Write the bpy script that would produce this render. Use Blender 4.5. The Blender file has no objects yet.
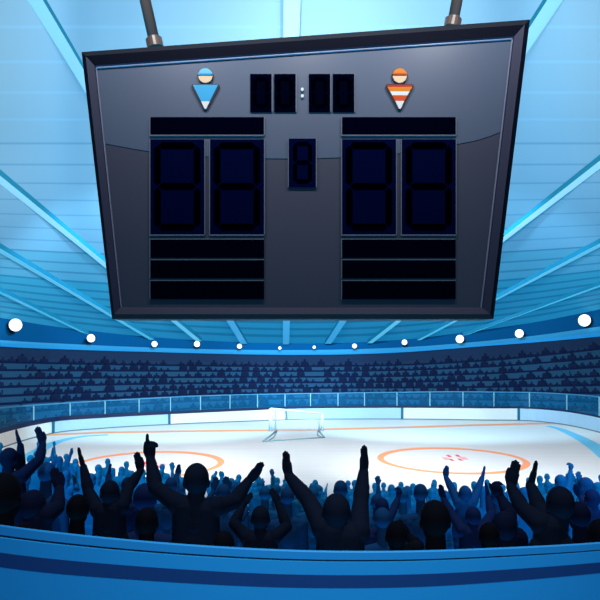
import bpy, bmesh, math, random
import numpy as np
from mathutils import Vector, Matrix

R = random.Random(7)
C = bpy.context.scene.collection
SC = bpy.context.scene
F, CX, HY, CH = 600.0, 300.0, 350.0, 7.0       # focal length (px), centre column, horizon row, eye height


def U(px, py, Y):
    """world point seen at a photo pixel, at depth Y"""
    return Vector(((px - CX) / F * Y, Y, CH - (py - HY) / F * Y))


# ------------------------------------------------------------------ materials
def lin(c):
    out = []
    for v in c:
        v = v / 255.0
        out.append(v / 12.92 if v <= 0.04045 else ((v + 0.055) / 1.055) ** 2.4)
    return (*out, 1.0)


MATS = {}
# base colours measured for the added lights (linear RGB)
ALB = {'band_dark': [0.004, 0.1157, 0.334], 'band_bright': [0.0446, 0.3726, 0.7339], 'stand_wall': [0.0208, 0.0451, 0.1111], 'stand_riser': [0.025997759999999995, 0.08724378239999998, 0.17405279999999998], 'board_white': [0.95, 0.95, 0.95], 'board_blue': [0.5104, 0.7267, 0.941], 'board_painted_gloss': [0.1222, 0.1544, 0.2321], 'board_face': [0.0815, 0.0832, 0.1242], 'bezel_dark': [0.050714999999999996, 0.0552, 0.10500000000000001], 'icon_blue': [0.0511, 0.4694, 0.8697], 'icon_skin': [0.95, 0.6812, 0.4351], 'white_mark': [0.95, 0.95, 0.95], 'icon_orange': [0.9, 0.26, 0.012], 'parapet_blue': [0.0202, 0.355, 0.8163], 'parapet_stripe_navy': [0.0111, 0.0586, 0.2241], 'parapet_lip_blue': [0.0222, 0.317, 0.7556], 'silhouette_black': [0.003, 0.0035, 0.0075], 'silhouette_near_black': [0.006, 0.011, 0.028], 'pole_grey': [0.12, 0.08, 0.07]}


def mat(name, rgb, rough=0.6, spec=0.3, emit=None, sheen=0.0, sheen_tint=(120, 190, 230), noise=None, metal=0.0):
    if name in MATS:
        return MATS[name]
    m = bpy.data.materials.new(name)
    m.use_nodes = True
    nt = m.node_tree
    b = nt.nodes['Principled BSDF']
    base = (*ALB[name], 1.0) if name in ALB else lin(rgb)
    b.inputs['Base Color'].default_value = base
    b.inputs['Roughness'].default_value = rough
    b.inputs['Specular IOR Level'].default_value = spec
    b.inputs['Metallic'].default_value = metal
    if sheen:
        b.inputs['Sheen Weight'].default_value = sheen
        b.inputs['Sheen Roughness'].default_value = 0.35
        b.inputs['Sheen Tint'].default_value = lin(sheen_tint)
    if emit:
        b.inputs['Emission Color'].default_value = lin(rgb)
        b.inputs['Emission Strength'].default_value = emit
    if noise:
        sc, amt, stretch = noise
        tc = nt.nodes.new('ShaderNodeTexCoord')
        mp = nt.nodes.new('ShaderNodeMapping')
        mp.inputs['Scale'].default_value = stretch
        n = nt.nodes.new('ShaderNodeTexNoise')
        n.inputs['Scale'].default_value = sc
        n.inputs['Detail'].default_value = 3
        rmp = nt.nodes.new('ShaderNodeMapRange')
        rmp.inputs['From Min'].default_value = 0.3
        rmp.inputs['From Max'].default_value = 0.7
        rmp.inputs['To Min'].default_value = 1 - amt
        rmp.inputs['To Max'].default_value = 1 + amt
        mx = nt.nodes.new('ShaderNodeVectorMath')
        mx.operation = 'SCALE'
        mx.inputs[0].default_value = base[:3]
        nt.links.new(tc.outputs['Object'], mp.inputs['Vector'])
        nt.links.new(mp.outputs[0], n.inputs['Vector'])
        nt.links.new(n.outputs['Fac'], rmp.inputs['Value'])
        nt.links.new(rmp.outputs[0], mx.inputs['Scale'])
        nt.links.new(mx.outputs[0], b.inputs['Base Color'])
    MATS[name] = m
    return m


def glass_mat(name, rgb, see):
    m = bpy.data.materials.new(name)
    m.use_nodes = True
    nt = m.node_tree
    nt.nodes.clear()
    o = nt.nodes.new('ShaderNodeOutputMaterial')
    mx = nt.nodes.new('ShaderNodeMixShader')
    tr = nt.nodes.new('ShaderNodeBsdfTransparent')
    tr.inputs[0].default_value = (0.75, 0.92, 1, 1)
    df = nt.nodes.new('ShaderNodeBsdfPrincipled')
    df.inputs['Base Color'].default_value = lin(rgb)
    df.inputs['Roughness'].default_value = 0.3
    mx.inputs[0].default_value = 1 - see
    nt.links.new(tr.outputs[0], mx.inputs[1])
    nt.links.new(df.outputs[0], mx.inputs[2])
    nt.links.new(mx.outputs[0], o.inputs[0])
    return m


# ------------------------------------------------------------------ mesh helpers
class MB:
    def __init__(self):
        self.v, self.f, self.mi = [], [], []

    def face(self, pts, mi=0):
        b = len(self.v)
        self.v.extend(Vector(p) for p in pts)
        self.f.append(tuple(range(b, b + len(pts))))
        self.mi.append(mi)

    def grid(self, rows, mi=lambda r, c: 0, closed=False):
        """rows: list of equally long lists of points"""
        b = len(self.v)
        n = len(rows[0])
        for r in rows:
            self.v.extend(Vector(p) for p in r)
        for i in range(len(rows) - 1):
            for j in range(n if closed else n - 1):
                k = (j + 1) % n
                self.f.append((b + i * n + j, b + i * n + k, b + (i + 1) * n + k, b + (i + 1) * n + j))
                self.mi.append(mi(i, j))

    def prism(self, poly, d, mi=0, mside=None):
        """polygon (list of points) extruded by vector d"""
        d = Vector(d)
        poly = [Vector(p) for p in poly]
        b = len(self.v)
        n = len(poly)
        self.v.extend(poly)
        self.v.extend(p + d for p in poly)
        self.f.append(tuple(range(b, b + n)))
        self.mi.append(mi)
        self.f.append(tuple(range(b + 2 * n - 1, b + n - 1, -1)))
        self.mi.append(mi)
        for i in range(n):
            j = (i + 1) % n
            self.f.append((b + i, b + n + i, b + n + j, b + j))
            self.mi.append(mi if mside is None else mside)

    def tube(self, pts, r, n=10, caps=True, mi=0):
        pts = [Vector(p) for p in pts]
        rs = r if isinstance(r, (list, tuple)) else [r] * len(pts)
        up = None
        rings = []
        for i, p in enumerate(pts):
            t = (pts[min(i + 1, len(pts) - 1)] - pts[max(i - 1, 0)]).normalized()
            a = up if up is not None else (Vector((0, 0, 1)) if abs(t.z) < 0.9 else Vector((1, 0, 0)))
            u = (a - t * a.dot(t)).normalized()
            up = u
            w = t.cross(u)
            rings.append([p + (u * math.cos(2 * math.pi * k / n) + w * math.sin(2 * math.pi * k / n)) * rs[i] for k in range(n)])
        b = len(self.v)
        self.grid(rings, lambda i, j: mi, closed=True)
        if caps:
            self.f.append(tuple(range(b + n - 1, b - 1, -1)))
            self.mi.append(mi)
            e = b + (len(rings) - 1) * n
            self.f.append(tuple(range(e, e + n)))
            self.mi.append(mi)

    def ell(self, c, rad, n=16, m=10, rot=None, mi=0):
        c = Vector(c)
        rings = []
        for i in range(m + 1):
            th = math.pi * i / m
            th = min(max(th, 0.02), math.pi - 0.02)
            ring = []
            for k in range(n):
                ph = 2 * math.pi * k / n
                p = Vector((rad[0] * math.sin(th) * math.cos(ph), rad[1] * math.sin(th) * math.sin(ph), -rad[2] * math.cos(th)))
                if rot is not None:
                    p = rot @ p
                ring.append(c + p)
            rings.append(ring)
        b = len(self.v)
        self.grid(rings, lambda i, j: mi, closed=True)
        self.f.append(tuple(range(b + n - 1, b - 1, -1)))
        self.mi.append(mi)
        e = b + m * n
        self.f.append(tuple(range(e, e + n)))
        self.mi.append(mi)

    def capsule(self, a, b, ra, rb, n=14):
        """closed tapered capsule with round ends"""
        a, b = Vector(a), Vector(b)
        t = (b - a)
        L = t.length
        if L < 1e-5:
            self.ell(a, (ra, ra, ra), n)
            return
        t /= L
        pts, rs = [], []
        for k in range(5):
            th = math.pi / 2 * (1 - k / 4)
            pts.append(a - t * ra * math.sin(th))
            rs.append(max(ra * math.cos(th), ra * 0.05))
        for k in range(5):
            th = math.pi / 2 * (k / 4)
            pts.append(b + t * rb * math.sin(th))
            rs.append(max(rb * math.cos(th), rb * 0.05))
        self.tube(pts, rs, n)

    def mesh(self, name, mats, smooth=False, origin=None):
        me = bpy.data.meshes.new(name)
        o = Vector(origin) if origin is not None else Vector((0, 0, 0))
        me.from_pydata([tuple(v - o) for v in self.v], [], self.f)
        for m in (mats if isinstance(mats, (list, tuple)) else [mats]):
            me.materials.append(m)
        me.polygons.foreach_set('material_index', self.mi)
        me.polygons.foreach_set('use_smooth', [smooth] * len(self.f))
        bm = bmesh.new()
        bm.from_mesh(me)
        bmesh.ops.remove_doubles(bm, verts=bm.verts, dist=1e-6)
        bmesh.ops.recalc_face_normals(bm, faces=bm.faces)
        bm.to_mesh(me)
        bm.free()
        return me

    def build(self, name, mats, parent=None, smooth=False, origin=None):
        if origin is None and parent is not None:
            origin = parent.matrix_world.translation if parent.parent is None else parent.parent.location + parent.location
        me = self.mesh(name, mats, smooth, origin)
        ob = bpy.data.objects.new(name, me)
        C.objects.link(ob)
        if parent is not None:
            ob.parent = parent
        elif origin is not None:
            ob.location = origin
        return ob


def tag(o, label=None, cat=None, group=None, kind=None):
    if label:
        o['label'] = label
    if cat:
        o['category'] = cat
    if group:
        o['group'] = group
    if kind:
        o['kind'] = kind
    return o


def empty(name, loc):
    o = bpy.data.objects.new(name, None)
    o.empty_display_size = 0.2
    C.objects.link(o)
    o.location = loc
    o.matrix_world = Matrix.Translation(loc)
    return o


def curve(xs, ys):
    """smooth interpolation (Catmull-Rom on uneven knots), linear outside"""
    xs, ys = np.array(xs, float), np.array(ys, float)
    d = np.gradient(ys, xs)

    def f(x):
        if x <= xs[0]:
            return float(ys[0] + d[0] * (x - xs[0]))
        if x >= xs[-1]:
            return float(ys[-1] + d[-1] * (x - xs[-1]))
        i = int(np.searchsorted(xs, x) - 1)
        h = xs[i + 1] - xs[i]
        t = (x - xs[i]) / h
        return float((2 * t**3 - 3 * t**2 + 1) * ys[i] + (t**3 - 2 * t**2 + t) * h * d[i]
                     + (-2 * t**3 + 3 * t**2) * ys[i + 1] + (t**3 - t**2) * h * d[i + 1])
    return f


ORD = ['leftmost', 'second', 'third', 'fourth', 'fifth', 'sixth', 'seventh', 'eighth', 'ninth', 'tenth', 'eleventh', 'twelfth',
       'thirteenth', 'fourteenth', 'fifteenth', 'sixteenth', 'seventeenth', 'eighteenth', 'nineteenth', 'twentieth']


def ordinal(i):
    """'leftmost', 'second from left' ... 'thirty-first from left'"""
    if i == 0:
        return 'leftmost'
    if i < 20:
        return ORD[i] + ' from left'
    tens = {2: 'twenty', 3: 'thirty', 4: 'forty', 5: 'fifty', 6: 'sixty', 7: 'seventy'}
    tenth = {2: 'twentieth', 3: 'thirtieth', 4: 'fortieth', 5: 'fiftieth', 6: 'sixtieth', 7: 'seventieth'}
    n = i + 1
    if n % 10 == 0:
        return tenth[n // 10] + ' from left'
    one = ['', 'first'] + ORD[1:9]
    return tens[n // 10] + '-' + one[n % 10] + ' from left'


# ------------------------------------------------------------------ camera, world, lights
cam = bpy.data.cameras.new('camera')
cam.sensor_width = 36
cam.lens = 36.0
cam.shift_y = (HY - 300) / 600.0
cam.clip_end = 500
co = bpy.data.objects.new('camera', cam)
co.location = (0, 0, CH)
co.rotation_euler = (math.pi / 2, 0, 0)
C.objects.link(co)
SC.camera = co
SC.view_settings.view_transform = 'Standard'
SC.view_settings.look = 'None'
SC.view_settings.exposure = 0
SC.cycles.max_bounces = 6
SC.cycles.diffuse_bounces = 0
SC.cycles.transparent_max_bounces = 12
SC.cycles.sample_clamp_indirect = 3.0

w = bpy.data.worlds.new('arena_air')
SC.world = w
w.use_nodes = True
bg = w.node_tree.nodes['Background']
bg.inputs[0].default_value = (0.25, 0.5, 0.8, 1)
bg.inputs[1].default_value = 0.15


def light(kind, name, loc, energy, color=(1, 1, 1), target=None, size=1.0, spot=None, blend=0.5):
    l = bpy.data.lights.new(name, kind)
    l.energy = energy
    l.color = color
    if kind == 'AREA':
        l.size = size
    else:
        l.shadow_soft_size = size
    if spot:
        l.spot_size = math.radians(spot)
        l.spot_blend = blend
    o = bpy.data.objects.new(name, l)
    C.objects.link(o)
    o.location = loc
    if target is not None:
        o.rotation_euler = (Vector(target) - Vector(loc)).to_track_quat('-Z', 'Y').to_euler()
    return o


# added soft fills without cast shadows: blue from below, cool from above on the ice
sun = light('SUN', 'blue_fill', (0, -20, 2), 2.55, (0.04, 0.57, 0.97), target=(0, -18.5, 11.6))
sun.data.use_shadow = False
sun = light('SUN', 'ice_top_fill', (0, 40, 30), 1.0, (0.92, 0.96, 1.0), target=(0, 40, 0))
sun.data.use_shadow = False
# unseen fill spots added behind the scoreboard, for roof, far stands and ice
light('SPOT', 'roof_fill', (-4, 23.2, 12), 6400, (1.0, 0.92, 0.85), target=(-4, 33.2, 12 + 16), size=.6, spot=164, blend=.5)
light('SPOT', 'roof_fill', (4.6, 23.2, 12), 6400, (1.0, 0.92, 0.85), target=(4.6, 33.2, 12 + 16), size=.6, spot=164, blend=.5)
light('SPOT', 'roof_fill', (-5.5, 36, 11.5), 3780, (1.0, 0.95, 0.9), target=(-5.5, 46.0, 12 + 16), size=.6, spot=164, blend=.5)
light('SPOT', 'roof_fill', (6, 36, 11.5), 3780, (1.0, 0.95, 0.9), target=(6, 46.0, 12 + 16), size=.6, spot=164, blend=.5)
for q in (-1, 1):
    light('SPOT', 'stand_fill', (q * 3, 36, 18), 34000, (0.42, 0.80, 1.0), target=(q * 16, 68, 5), size=.6, spot=84, blend=.45)
light('SPOT', 'ice_spot_fill', (0.3, 24, 15), 11500, (1.0, 0.97, 0.93), target=(0, 42, 0), size=.6, spot=76, blend=1.0)
for q in (-1, 1):
    light('SPOT', 'ice_spot_fill', (q * 3, 25, 14), 23500, (0.98, 0.98, 0.98), target=(q * 19, 47, 0), size=.6, spot=100, blend=.9)
# unseen fills added above the board to brighten its face
for wx in (-5, 0.3, 5.6):
    light('SPOT', 'board_fill', (wx, 15.4, 20.8), 1500, (1.0, 0.97, 0.95), target=(wx, 20, 17.5), size=.4, spot=108, blend=.8)
# unseen fill added over the camera position to brighten the near parapet
light('SPOT', 'parapet_fill', (0, 0.6, 8.5), 210, (0.8, 0.92, 1.0), target=(0, 2.2, 6.0), size=.3, spot=90, blend=1.0)

# teal fills, unseen, added above the near stand to lift the packed crowd
for lx in (-5, 5):
    light('SPOT', 'crowd_fill', (lx, -2, 12), 6500, (0.05, 0.60, 1.0), target=(lx * 1.3, 13, 2.6), size=.6, spot=44, blend=.7)

# ------------------------------------------------------------------ rink geometry
XS = list(range(-80, 681, 10))
yb = curve([-80, -40, 0, 53, 100, 167, 250, 290, 350, 400, 480, 540, 570, 600, 640, 680],
           [487, 466, 449, 433.7, 429, 425, 421.5, 420, 419.5, 419.5, 420.5, 422, 426, 433, 446, 462])
ztop = curve([-80, 0, 53, 167, 290, 518, 600, 680], [1.1, 1.08, 1.0, 1.0, 1.13, 1.23, 1.27, 1.27])
yglt = curve([-80, 0, 60, 120, 200, 257, 350, 480, 560, 600, 680], [417, 408, 403.5, 400, 396, 394.5, 393, 392, 393.8, 397, 407])
ygap = curve([-80, 0, 140, 300, 600, 680], [5.5, 5, 3, 2, 1.5, 1.5])


def Yb(x):
    return CH * F / (yb(x) - HY)


def BP(x, z, out=0.0):
    """point over the board line at photo column x"""
    Y = Yb(x) + out
    return Vector(((x - CX) / F * Y, Y, z))


# ice
ICE = mat('ice', (228, 234, 237), rough=0.35, spec=0.25, noise=(1.0, 0.05, (0.06, 3.0, 1)))
m = MB()
m.prism([(-45, 18, 0), (45, 18, 0), (45, 90, 0), (-45, 90, 0)], (0, 0, -0.3))
floor = tag(m.build('floor', ICE), 'pale white skating ice of the rink with painted lines', kind='structure')


def strip(name, pts, w, material, z, wf=None):
    """flat painted strip on the ice along pts [(X,Y)]"""
    m = MB()
    pts = [Vector((p[0], p[1], 0)) for p in pts]
    l, r = [], []
    for i, p in enumerate(pts):
        t = (pts[min(i + 1, len(pts) - 1)] - pts[max(i - 1, 0)]).normalized()
        n = Vector((-t.y, t.x, 0))
        ww = w / 2 * (wf(i / (len(pts) - 1)) if wf else 1)
        l.append(p + n * ww + Vector((0, 0, z)))
        r.append(p - n * ww + Vector((0, 0, z)))
    m.grid([l, r])
    return m.build(name, material, floor)


ORANGE = mat('orange_paint', (250, 160, 110), rough=0.5)
CYAN = mat('blue_paint', (110, 205, 245), rough=0.5)
RED = mat('red_paint', (225, 45, 60), rough=0.5)


def circ(cx, cy, r):
    m = MB()
    a, b = [], []
    for i in range(97):
        th = 2 * math.pi * i / 96
        # a brush-like ring, broader at its two flanks
        ww = .5 * (.38 + .16 * abs(math.sin(th)) + .22 * max(math.sin(th), 0))
        c, s = math.cos(th), math.sin(th)
        a.append((cx + c * r, cy + s * r, 0.006))
        b.append((cx + c * (r - ww * 2), cy + s * (r - ww * 2), 0.006))
    m.grid([a, b])
    return m.build('face_off_circle', ORANGE, floor)


def ice(px, py):
    Y = CH * F / (py - HY)
    return ((px - CX) / F * Y, Y)


Xc, Yc = ice(451.5, 459.3)
circ(Xc, Yc, 4.72)
Xd, Yd = ice(149.5, 463.6)
circ(Xd, Yd, 4.58)
PINK = mat('pale_red_paint', (238, 170, 180))
for (cxp, cyp, w2) in ((454, 458.4, 1.0), (150.5, 465.2, 1.15)):
    for (dx, dy, q) in ((-5.2, -2.3, 1), (-2.4, 1.6, .8), (3.6, -2.6, 1), (6.2, 1.3, .9)):
        a_, b_ = ice(cxp + (dx - 1.7) * w2, cyp + dy - 1.0), ice(cxp + (dx + 1.7) * w2, cyp + dy + 1.0)
        strip('face_off_mark', [a_, b_], .24 * q, RED, 0.008)
    for (dx, dy) in ((-8, .3), (10, 0)):
        strip('face_off_mark', [ice(cxp + (dx - 3) * w2, cyp + dy), ice(cxp + (dx + 3) * w2, cyp + dy)], 1.0, PINK, 0.006)
pts = [ice(*p) for p in ((15, 440), (48, 435), (100, 432.6), (200, 431), (300, 430), (400, 427.5), (480, 425), (540, 423.6), (566, 423.4))]
strip('goal_line', pts, 1.0, ORANGE, 0.004, lambda t: 1.15 if t < .95 else .6)
strip('blue_line', [ice(*p) for p in ((24, 460), (36, 452), (47, 446), (58, 441.5), (72, 438), (86, 436), (108, 434.8))], 1.1, CYAN, 0.004, lambda t: 1.0 - 0.4 * t)
strip('blue_line', [ice(*p) for p in ((548, 426), (560, 429), (572, 434), (586, 441), (600, 450), (612, 459))], 1.3, CYAN, 0.004, lambda t: 0.5 + 0.6 * t)

# boards
BW = mat('board_white', (226, 244, 252), rough=0.4)
BB = mat('board_blue', (168, 220, 250), rough=0.4)
TEAL = mat('divider_teal', (20, 110, 140), rough=0.5)
CAPN = mat('ledge_navy', (16, 30, 66), rough=0.6)
LINE = mat('grey_edge', (110, 130, 140), rough=0.6)
boards = empty('dasher_boards', BP(300, 0))
tag(boards, 'curved white and light blue boards around the far edge of the ice', 'boards')


def board_panel(x0, x1, material):
    m = MB()
    n = max(2, int((x1 - x0) / 8))
    prof = []
    xs = [x0 + (x1 - x0) * i / n for i in range(n + 1)]
    rows = [[BP(x, 0.0) for x in xs], [BP(x, 0.1) for x in xs], [BP(x, 0.1, 0.02) for x in xs], [BP(x, ztop(x), 0.02) for x in xs],
            [BP(x, ztop(x), 0.18) for x in xs], [BP(x, 0, 0.18) for x in xs]]
    m.grid(rows, lambda i, j: 1 if i == 0 else 0)
    for r in (0, -1):
        m.face([row[r] for row in rows])
    m.build('board_panel', [material, LINE], boards)


for (a, b, mt) in ((-80, 52, BW), (54, 168, BB), (170.5, 285, BW), (287.5, 401, BB), (403.5, 517.5, BW), (520, 680, BB)):
    board_panel(a, b, mt)
for x in (53, 169.3, 286.3, 402.2, 518.8):
    m = MB()
    h = 1.2
    m.prism([BP(x - h, 0.02, -0.05), BP(x + h, 0.02, -0.05), BP(x + h, ztop(x) + .01, -0.05), BP(x - h, ztop(x) + .01, -0.05)], (0, 0.22, 0))
    m.build('divider_post', TEAL, boards)
m = MB()
zc = lambda x: ztop(x) + ygap(x) * Yb(x) / F
m.grid([[BP(x, ztop(x) + .005, -.02) for x in XS], [BP(x, zc(x), 0.0) for x in XS], [BP(x, zc(x), 0.35) for x in XS], [BP(x, ztop(x), .35) for x in XS],
        [BP(x, ztop(x) + .005, -.02) for x in XS]])
m.build('ledge', CAPN, boards)

# glass above the boards
GL = glass_mat('blue_glass', (12, 146, 208), 0.74)
POST = mat('glass_post', (150, 195, 215), rough=0.4)
barrier = empty('glass_barrier', BP(300, zc(300), 0.2))
tag(barrier, 'see-through blue glass barrier with slim posts standing on the far rink boards', 'barrier')
posts = [-70, -36, -2, 33.5, 70, 105, 139, 170.5, 200.5, 230, 257.5, 285, 310.5, 338, 364.5, 397, 430, 463, 494, 529.5, 567, 599.5, 640, 676]
zg = lambda x: CH - (yglt(x) - HY) * (Yb(x) + .2) / F
for i, x in enumerate(posts):
    m = MB()
    d = 0.42
    m.prism([BP(x - d, zc(x) + .012, .12), BP(x + d, zc(x) + .012, .12), BP(x + d, zg(x), .12), BP(x - d, zg(x), .12)], (0, .1, 0))
    m.build('post', POST, barrier)
    if i + 1 < len(posts):
        x1 = posts[i + 1]
        xs = [x + (x1 - x) * k / 4 for k in range(5)]
        m = MB()
        m.grid([[BP(q, zc(q) + .012, .2) for q in xs], [BP(q, zg(q), .2) for q in xs]])
        m.build('pane', GL, barrier)
m = MB()
RX = [x for x in XS if -70 <= x <= 676]
m.grid([[BP(x, zg(x) - .04, .14) for x in RX], [BP(x, zg(x) + .06, .14) for x in RX], [BP(x, zg(x) + .06, .26) for x in RX],
        [BP(x, zg(x) - .04, .26) for x in RX], [BP(x, zg(x) - .04, .14) for x in RX]])
m.build('top_rail', mat('rail_blue', (70, 140, 180), rough=0.4), barrier)

# ------------------------------------------------------------------ far stands
NR = 8
rowc = [404, 397.5, 392, 387, 381.6, 376, 370.3, 365.5]
rowl = [424, 413, 403, 395, 386, 377.5, 369, 361]
rowr = [410, 401, 392, 384, 375, 366, 357, 348]
row_y = []
for k in range(NR):
    c, l, r = rowc[k], rowl[k], rowr[k]
    row_y.append(curve([-80, 0, 120, 210, 300, 400, 490, 600, 680],
                       [l + (l - c) * .55, l, c + (l - c) * .42, c + (l - c) * .13, c, c + (r - c) * .08, c + (r - c) * .35, r, r + (r - c) * .55]))


def SY(x, k):
    return Yb(x) + 2.0 + 1.5 * k


def SP(x, k, dz=0.0, dy=0.0):
    Y = SY(x, k)
    z = CH - (row_y[k](x) - HY) * Y / F
    return Vector(((x - CX) / F * (Y + dy), Y + dy, z + dz))


RISER = mat('stand_riser', (44, 92, 142), rough=0.9, spec=0)
NOSE = mat('stand_edge', (22, 34, 68), rough=0.9, spec=0)
m = MB()
rows = []
for k in range(NR):
    rows.append([SP(x, k, -1.0 if k == 0 else -0.75, 0) for x in XS] if k == 0 else [SP(x, k, 0, 0) + Vector((0, 0, SP(x, k - 1, -.72).z - SP(x, k).z)) for x in XS])
    rows.append([SP(x, k, -.2) for x in XS])
    rows.append([SP(x, k, 0, -.04) for x in XS])
    rows.append([SP(x, k, 0, .12) for x in XS])
    rows.append([SP(x, k, -.72, .12) for x in XS])
rows.append([SP(x, NR - 1, -.72, 1.5) for x in XS])
m.grid(rows, lambda i, j: {0: 0, 1: 1, 2: 1, 3: 0, 4: 0}[i % 5])
tag(m.build('terrace', [RISER, NOSE]), 'curved tiers of dark blue spectator seating above the far boards', kind='structure')

# wall above the top row and the two fascia bands
wb = curve([-80, 0, 80, 150, 225, 300, 400, 480, 540, 600, 680], [339, 346.5, 350, 352, 354, 355, 352.5, 346.5, 342, 336.5, 328])
wm = curve([-80, 0, 80, 150, 225, 300, 400, 480, 540, 600, 680], [332, 340, 344.5, 347.5, 349.5, 350, 347.5, 341.5, 335, 326.5, 315])
wt = curve([-80, 0, 50, 112, 200, 300, 400, 480, 540, 600, 680], [307, 318, 326, 333.5, 340.5, 343.5, 340, 330.5, 321.5, 309.5, 292])


def FP(x, y, out=0.0):
    Y = Yb(x) + 15.0 + out
    return U(x, y, Y)


m = MB()
m.grid([[SP(x, NR - 1, -.72, 1.5) for x in XS], [FP(x, row_y[NR - 1](x) - 3, -.5) for x in XS], [FP(x, wb(x), -.5) for x in XS], [FP(x, wb(x), .5) for x in XS]])
tag(m.build('wall_far', mat('stand_wall', (32, 62, 112), rough=0.9, spec=0.0)), 'dark navy wall above the top row of the far stands', kind='structure')
m = MB()
m.grid([[FP(x, wb(x), 0) for x in XS], [FP(x, wb(x), -.8) for x in XS], [FP(x, wm(x), -.8) for x in XS], [FP(x, wm(x), 0) for x in XS]])
tag(m.build('trim_1', mat('band_bright', (40, 160, 240), rough=0.9, spec=0.0), smooth=True), 'bright blue band running along the foot of the roof', kind='structure')
m = MB()
m.grid([[FP(x, wm(x) + .3, -.1) for x in XS], [FP(x, wt(x) - .2, -.1) for x in XS]])
tag(m.build('trim_2', mat('band_dark', (22, 88, 168), rough=0.9, spec=0.0), smooth=True), 'deep blue band between the bright band and the roof', kind='structure')

# ------------------------------------------------------------------ roof
CXS = list(range(-160, 761, 10))
bslope = curve([-160, 0, 150, 300, 450, 600, 760], [.53, .53, .42, .333, .335, .345, .345])


def cl(x):
    return min(max(x, -80), 680)


def roof(x, y):
    YF = Yb(cl(x)) + 15.0
    yt = wt(cl(x))
    zF = CH - (yt - HY) * YF / F
    b = bslope(x)
    h = HY - y
    Y = (zF + b * YF - CH) / (h / F + b)
    return Vector(((x - CX) / F * Y, Y, CH + h * Y / F))


seam_h = []
i = -13
while True:
    h = 1.0 / (2.59e-3 + 0.137e-3 * i) - 200 if i < 30 else 0
    if h < 10:
        break
    seam_h.append((i, h))
    i += 1


def tilt(x, yc):
    wgt = min(max((yc - 140) / 200.0, 0), 1) ** 2
    return yc + wgt * (wt(cl(x)) - 343.5)


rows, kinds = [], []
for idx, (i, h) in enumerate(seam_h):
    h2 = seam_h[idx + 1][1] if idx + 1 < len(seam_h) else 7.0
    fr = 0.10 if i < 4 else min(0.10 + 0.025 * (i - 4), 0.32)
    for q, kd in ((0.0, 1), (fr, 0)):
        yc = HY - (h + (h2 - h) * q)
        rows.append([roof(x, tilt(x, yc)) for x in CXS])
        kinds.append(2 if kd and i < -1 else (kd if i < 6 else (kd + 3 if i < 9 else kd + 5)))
    # lift the seam strip a little so that it is a real batten
rows.append([roof(x, wt(cl(x))) for x in CXS])
m = MB()
m.grid(rows, lambda r, c: kinds[r])
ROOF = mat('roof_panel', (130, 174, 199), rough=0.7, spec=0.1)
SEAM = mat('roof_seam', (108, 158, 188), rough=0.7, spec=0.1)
RIM_DIM = [mat('rim_dim_panel', (108, 168, 192), spec=.1), mat('rim_dim_seam', (82, 140, 168), spec=.1), mat('rim_dim_panel_deep', (76, 162, 188), spec=.1), mat('rim_dim_seam_deep', (54, 134, 162), spec=.1)]  # light fading toward the rim, put into the panel and seam colours
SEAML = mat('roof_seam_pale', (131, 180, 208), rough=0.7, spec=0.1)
tag(m.build('ceiling', [ROOF, SEAM, SEAML, *RIM_DIM], smooth=True), 'pale blue arena roof of wide overlapping panels with thin seams', kind='structure')

BEAM = mat('beam_lit_face', (222, 247, 252), rough=0.6)
BEAMS = mat('beam_lit_face_soft', (148, 205, 232), rough=0.6, spec=.1)
BEAMD = mat('beam_shaded_side', (30, 150, 196), rough=0.6)  # pale underside and dark sides: fall of light put into the beam colours


def beam(n, p0, p1, w, d, lab, face=None):
    N = 40
    pts = []
    for k in range(N + 1):
        t = k / N
        pts.append(roof(p0[0] + (p1[0] - p0[0]) * t, p0[1] + (p1[1] - p0[1]) * t))
    m = MB()
    a, b, c, e = [], [], [], []
    for k, p in enumerate(pts):
        t = (pts[min(k + 1, N)] - pts[max(k - 1, 0)]).normalized()
        side = t.cross(Vector((0, 0, 1))).normalized()
        dn = Vector((0, 0, -d))
        a.append(p + side * w / 2)
        b.append(p + side * w / 2 + dn)
        c.append(p - side * w / 2 + dn)
        e.append(p - side * w / 2)
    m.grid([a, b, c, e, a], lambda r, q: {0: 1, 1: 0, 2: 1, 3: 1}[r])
    m.face([a[0], b[0], c[0], e[0]], 1)
    m.face([a[-1], b[-1], c[-1], e[-1]], 1)
    tag(m.build('trim_%d' % n, [face or BEAM, BEAMD]), lab, kind='structure')


def ext(p, q, y):
    """the line p-q carried on to photo row y"""
    t = (y - p[1]) / (q[1] - p[1])
    return (p[0] + (q[0] - p[0]) * t, y)


BL = [((37, 0), (244, 342), .8, .35), ((0, 178), (199, 339), .72, .42), ((0, 249), (152, 337.5), .66, .42), ((0, 291), (91, 334), .55, .36),
      ((292, 0), (286, 343), .78, .3), ((553, 0), (328, 342), .8, .35), ((600, 163), (370, 341), .72, .42), ((600, 244), (419, 338), .66, .42),
      ((600, 285), (462, 334.5), .55, .36)]
for n, (p, q, w_, d_) in enumerate(BL):
    dx = abs(q[0] - p[0])
    top = -150 if dx > 0 else 0
    p0 = ext(p, q, -170 if n in (0, 4, 5) else (p[1] - 90 if n in (1, 2, 6, 7) else p[1] - 36))
    sh = (0, -6 if n in (1, 2, 6, 7) else (-4 if n in (3, 8) else -5))
    beam(3 + n, (p0[0], p0[1] + sh[1]), (q[0], q[1] + sh[1] * .2), w_, d_, 'pale blue roof beam running down to the fascia', BEAMS if n in (0, 4, 5) else None)

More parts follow.
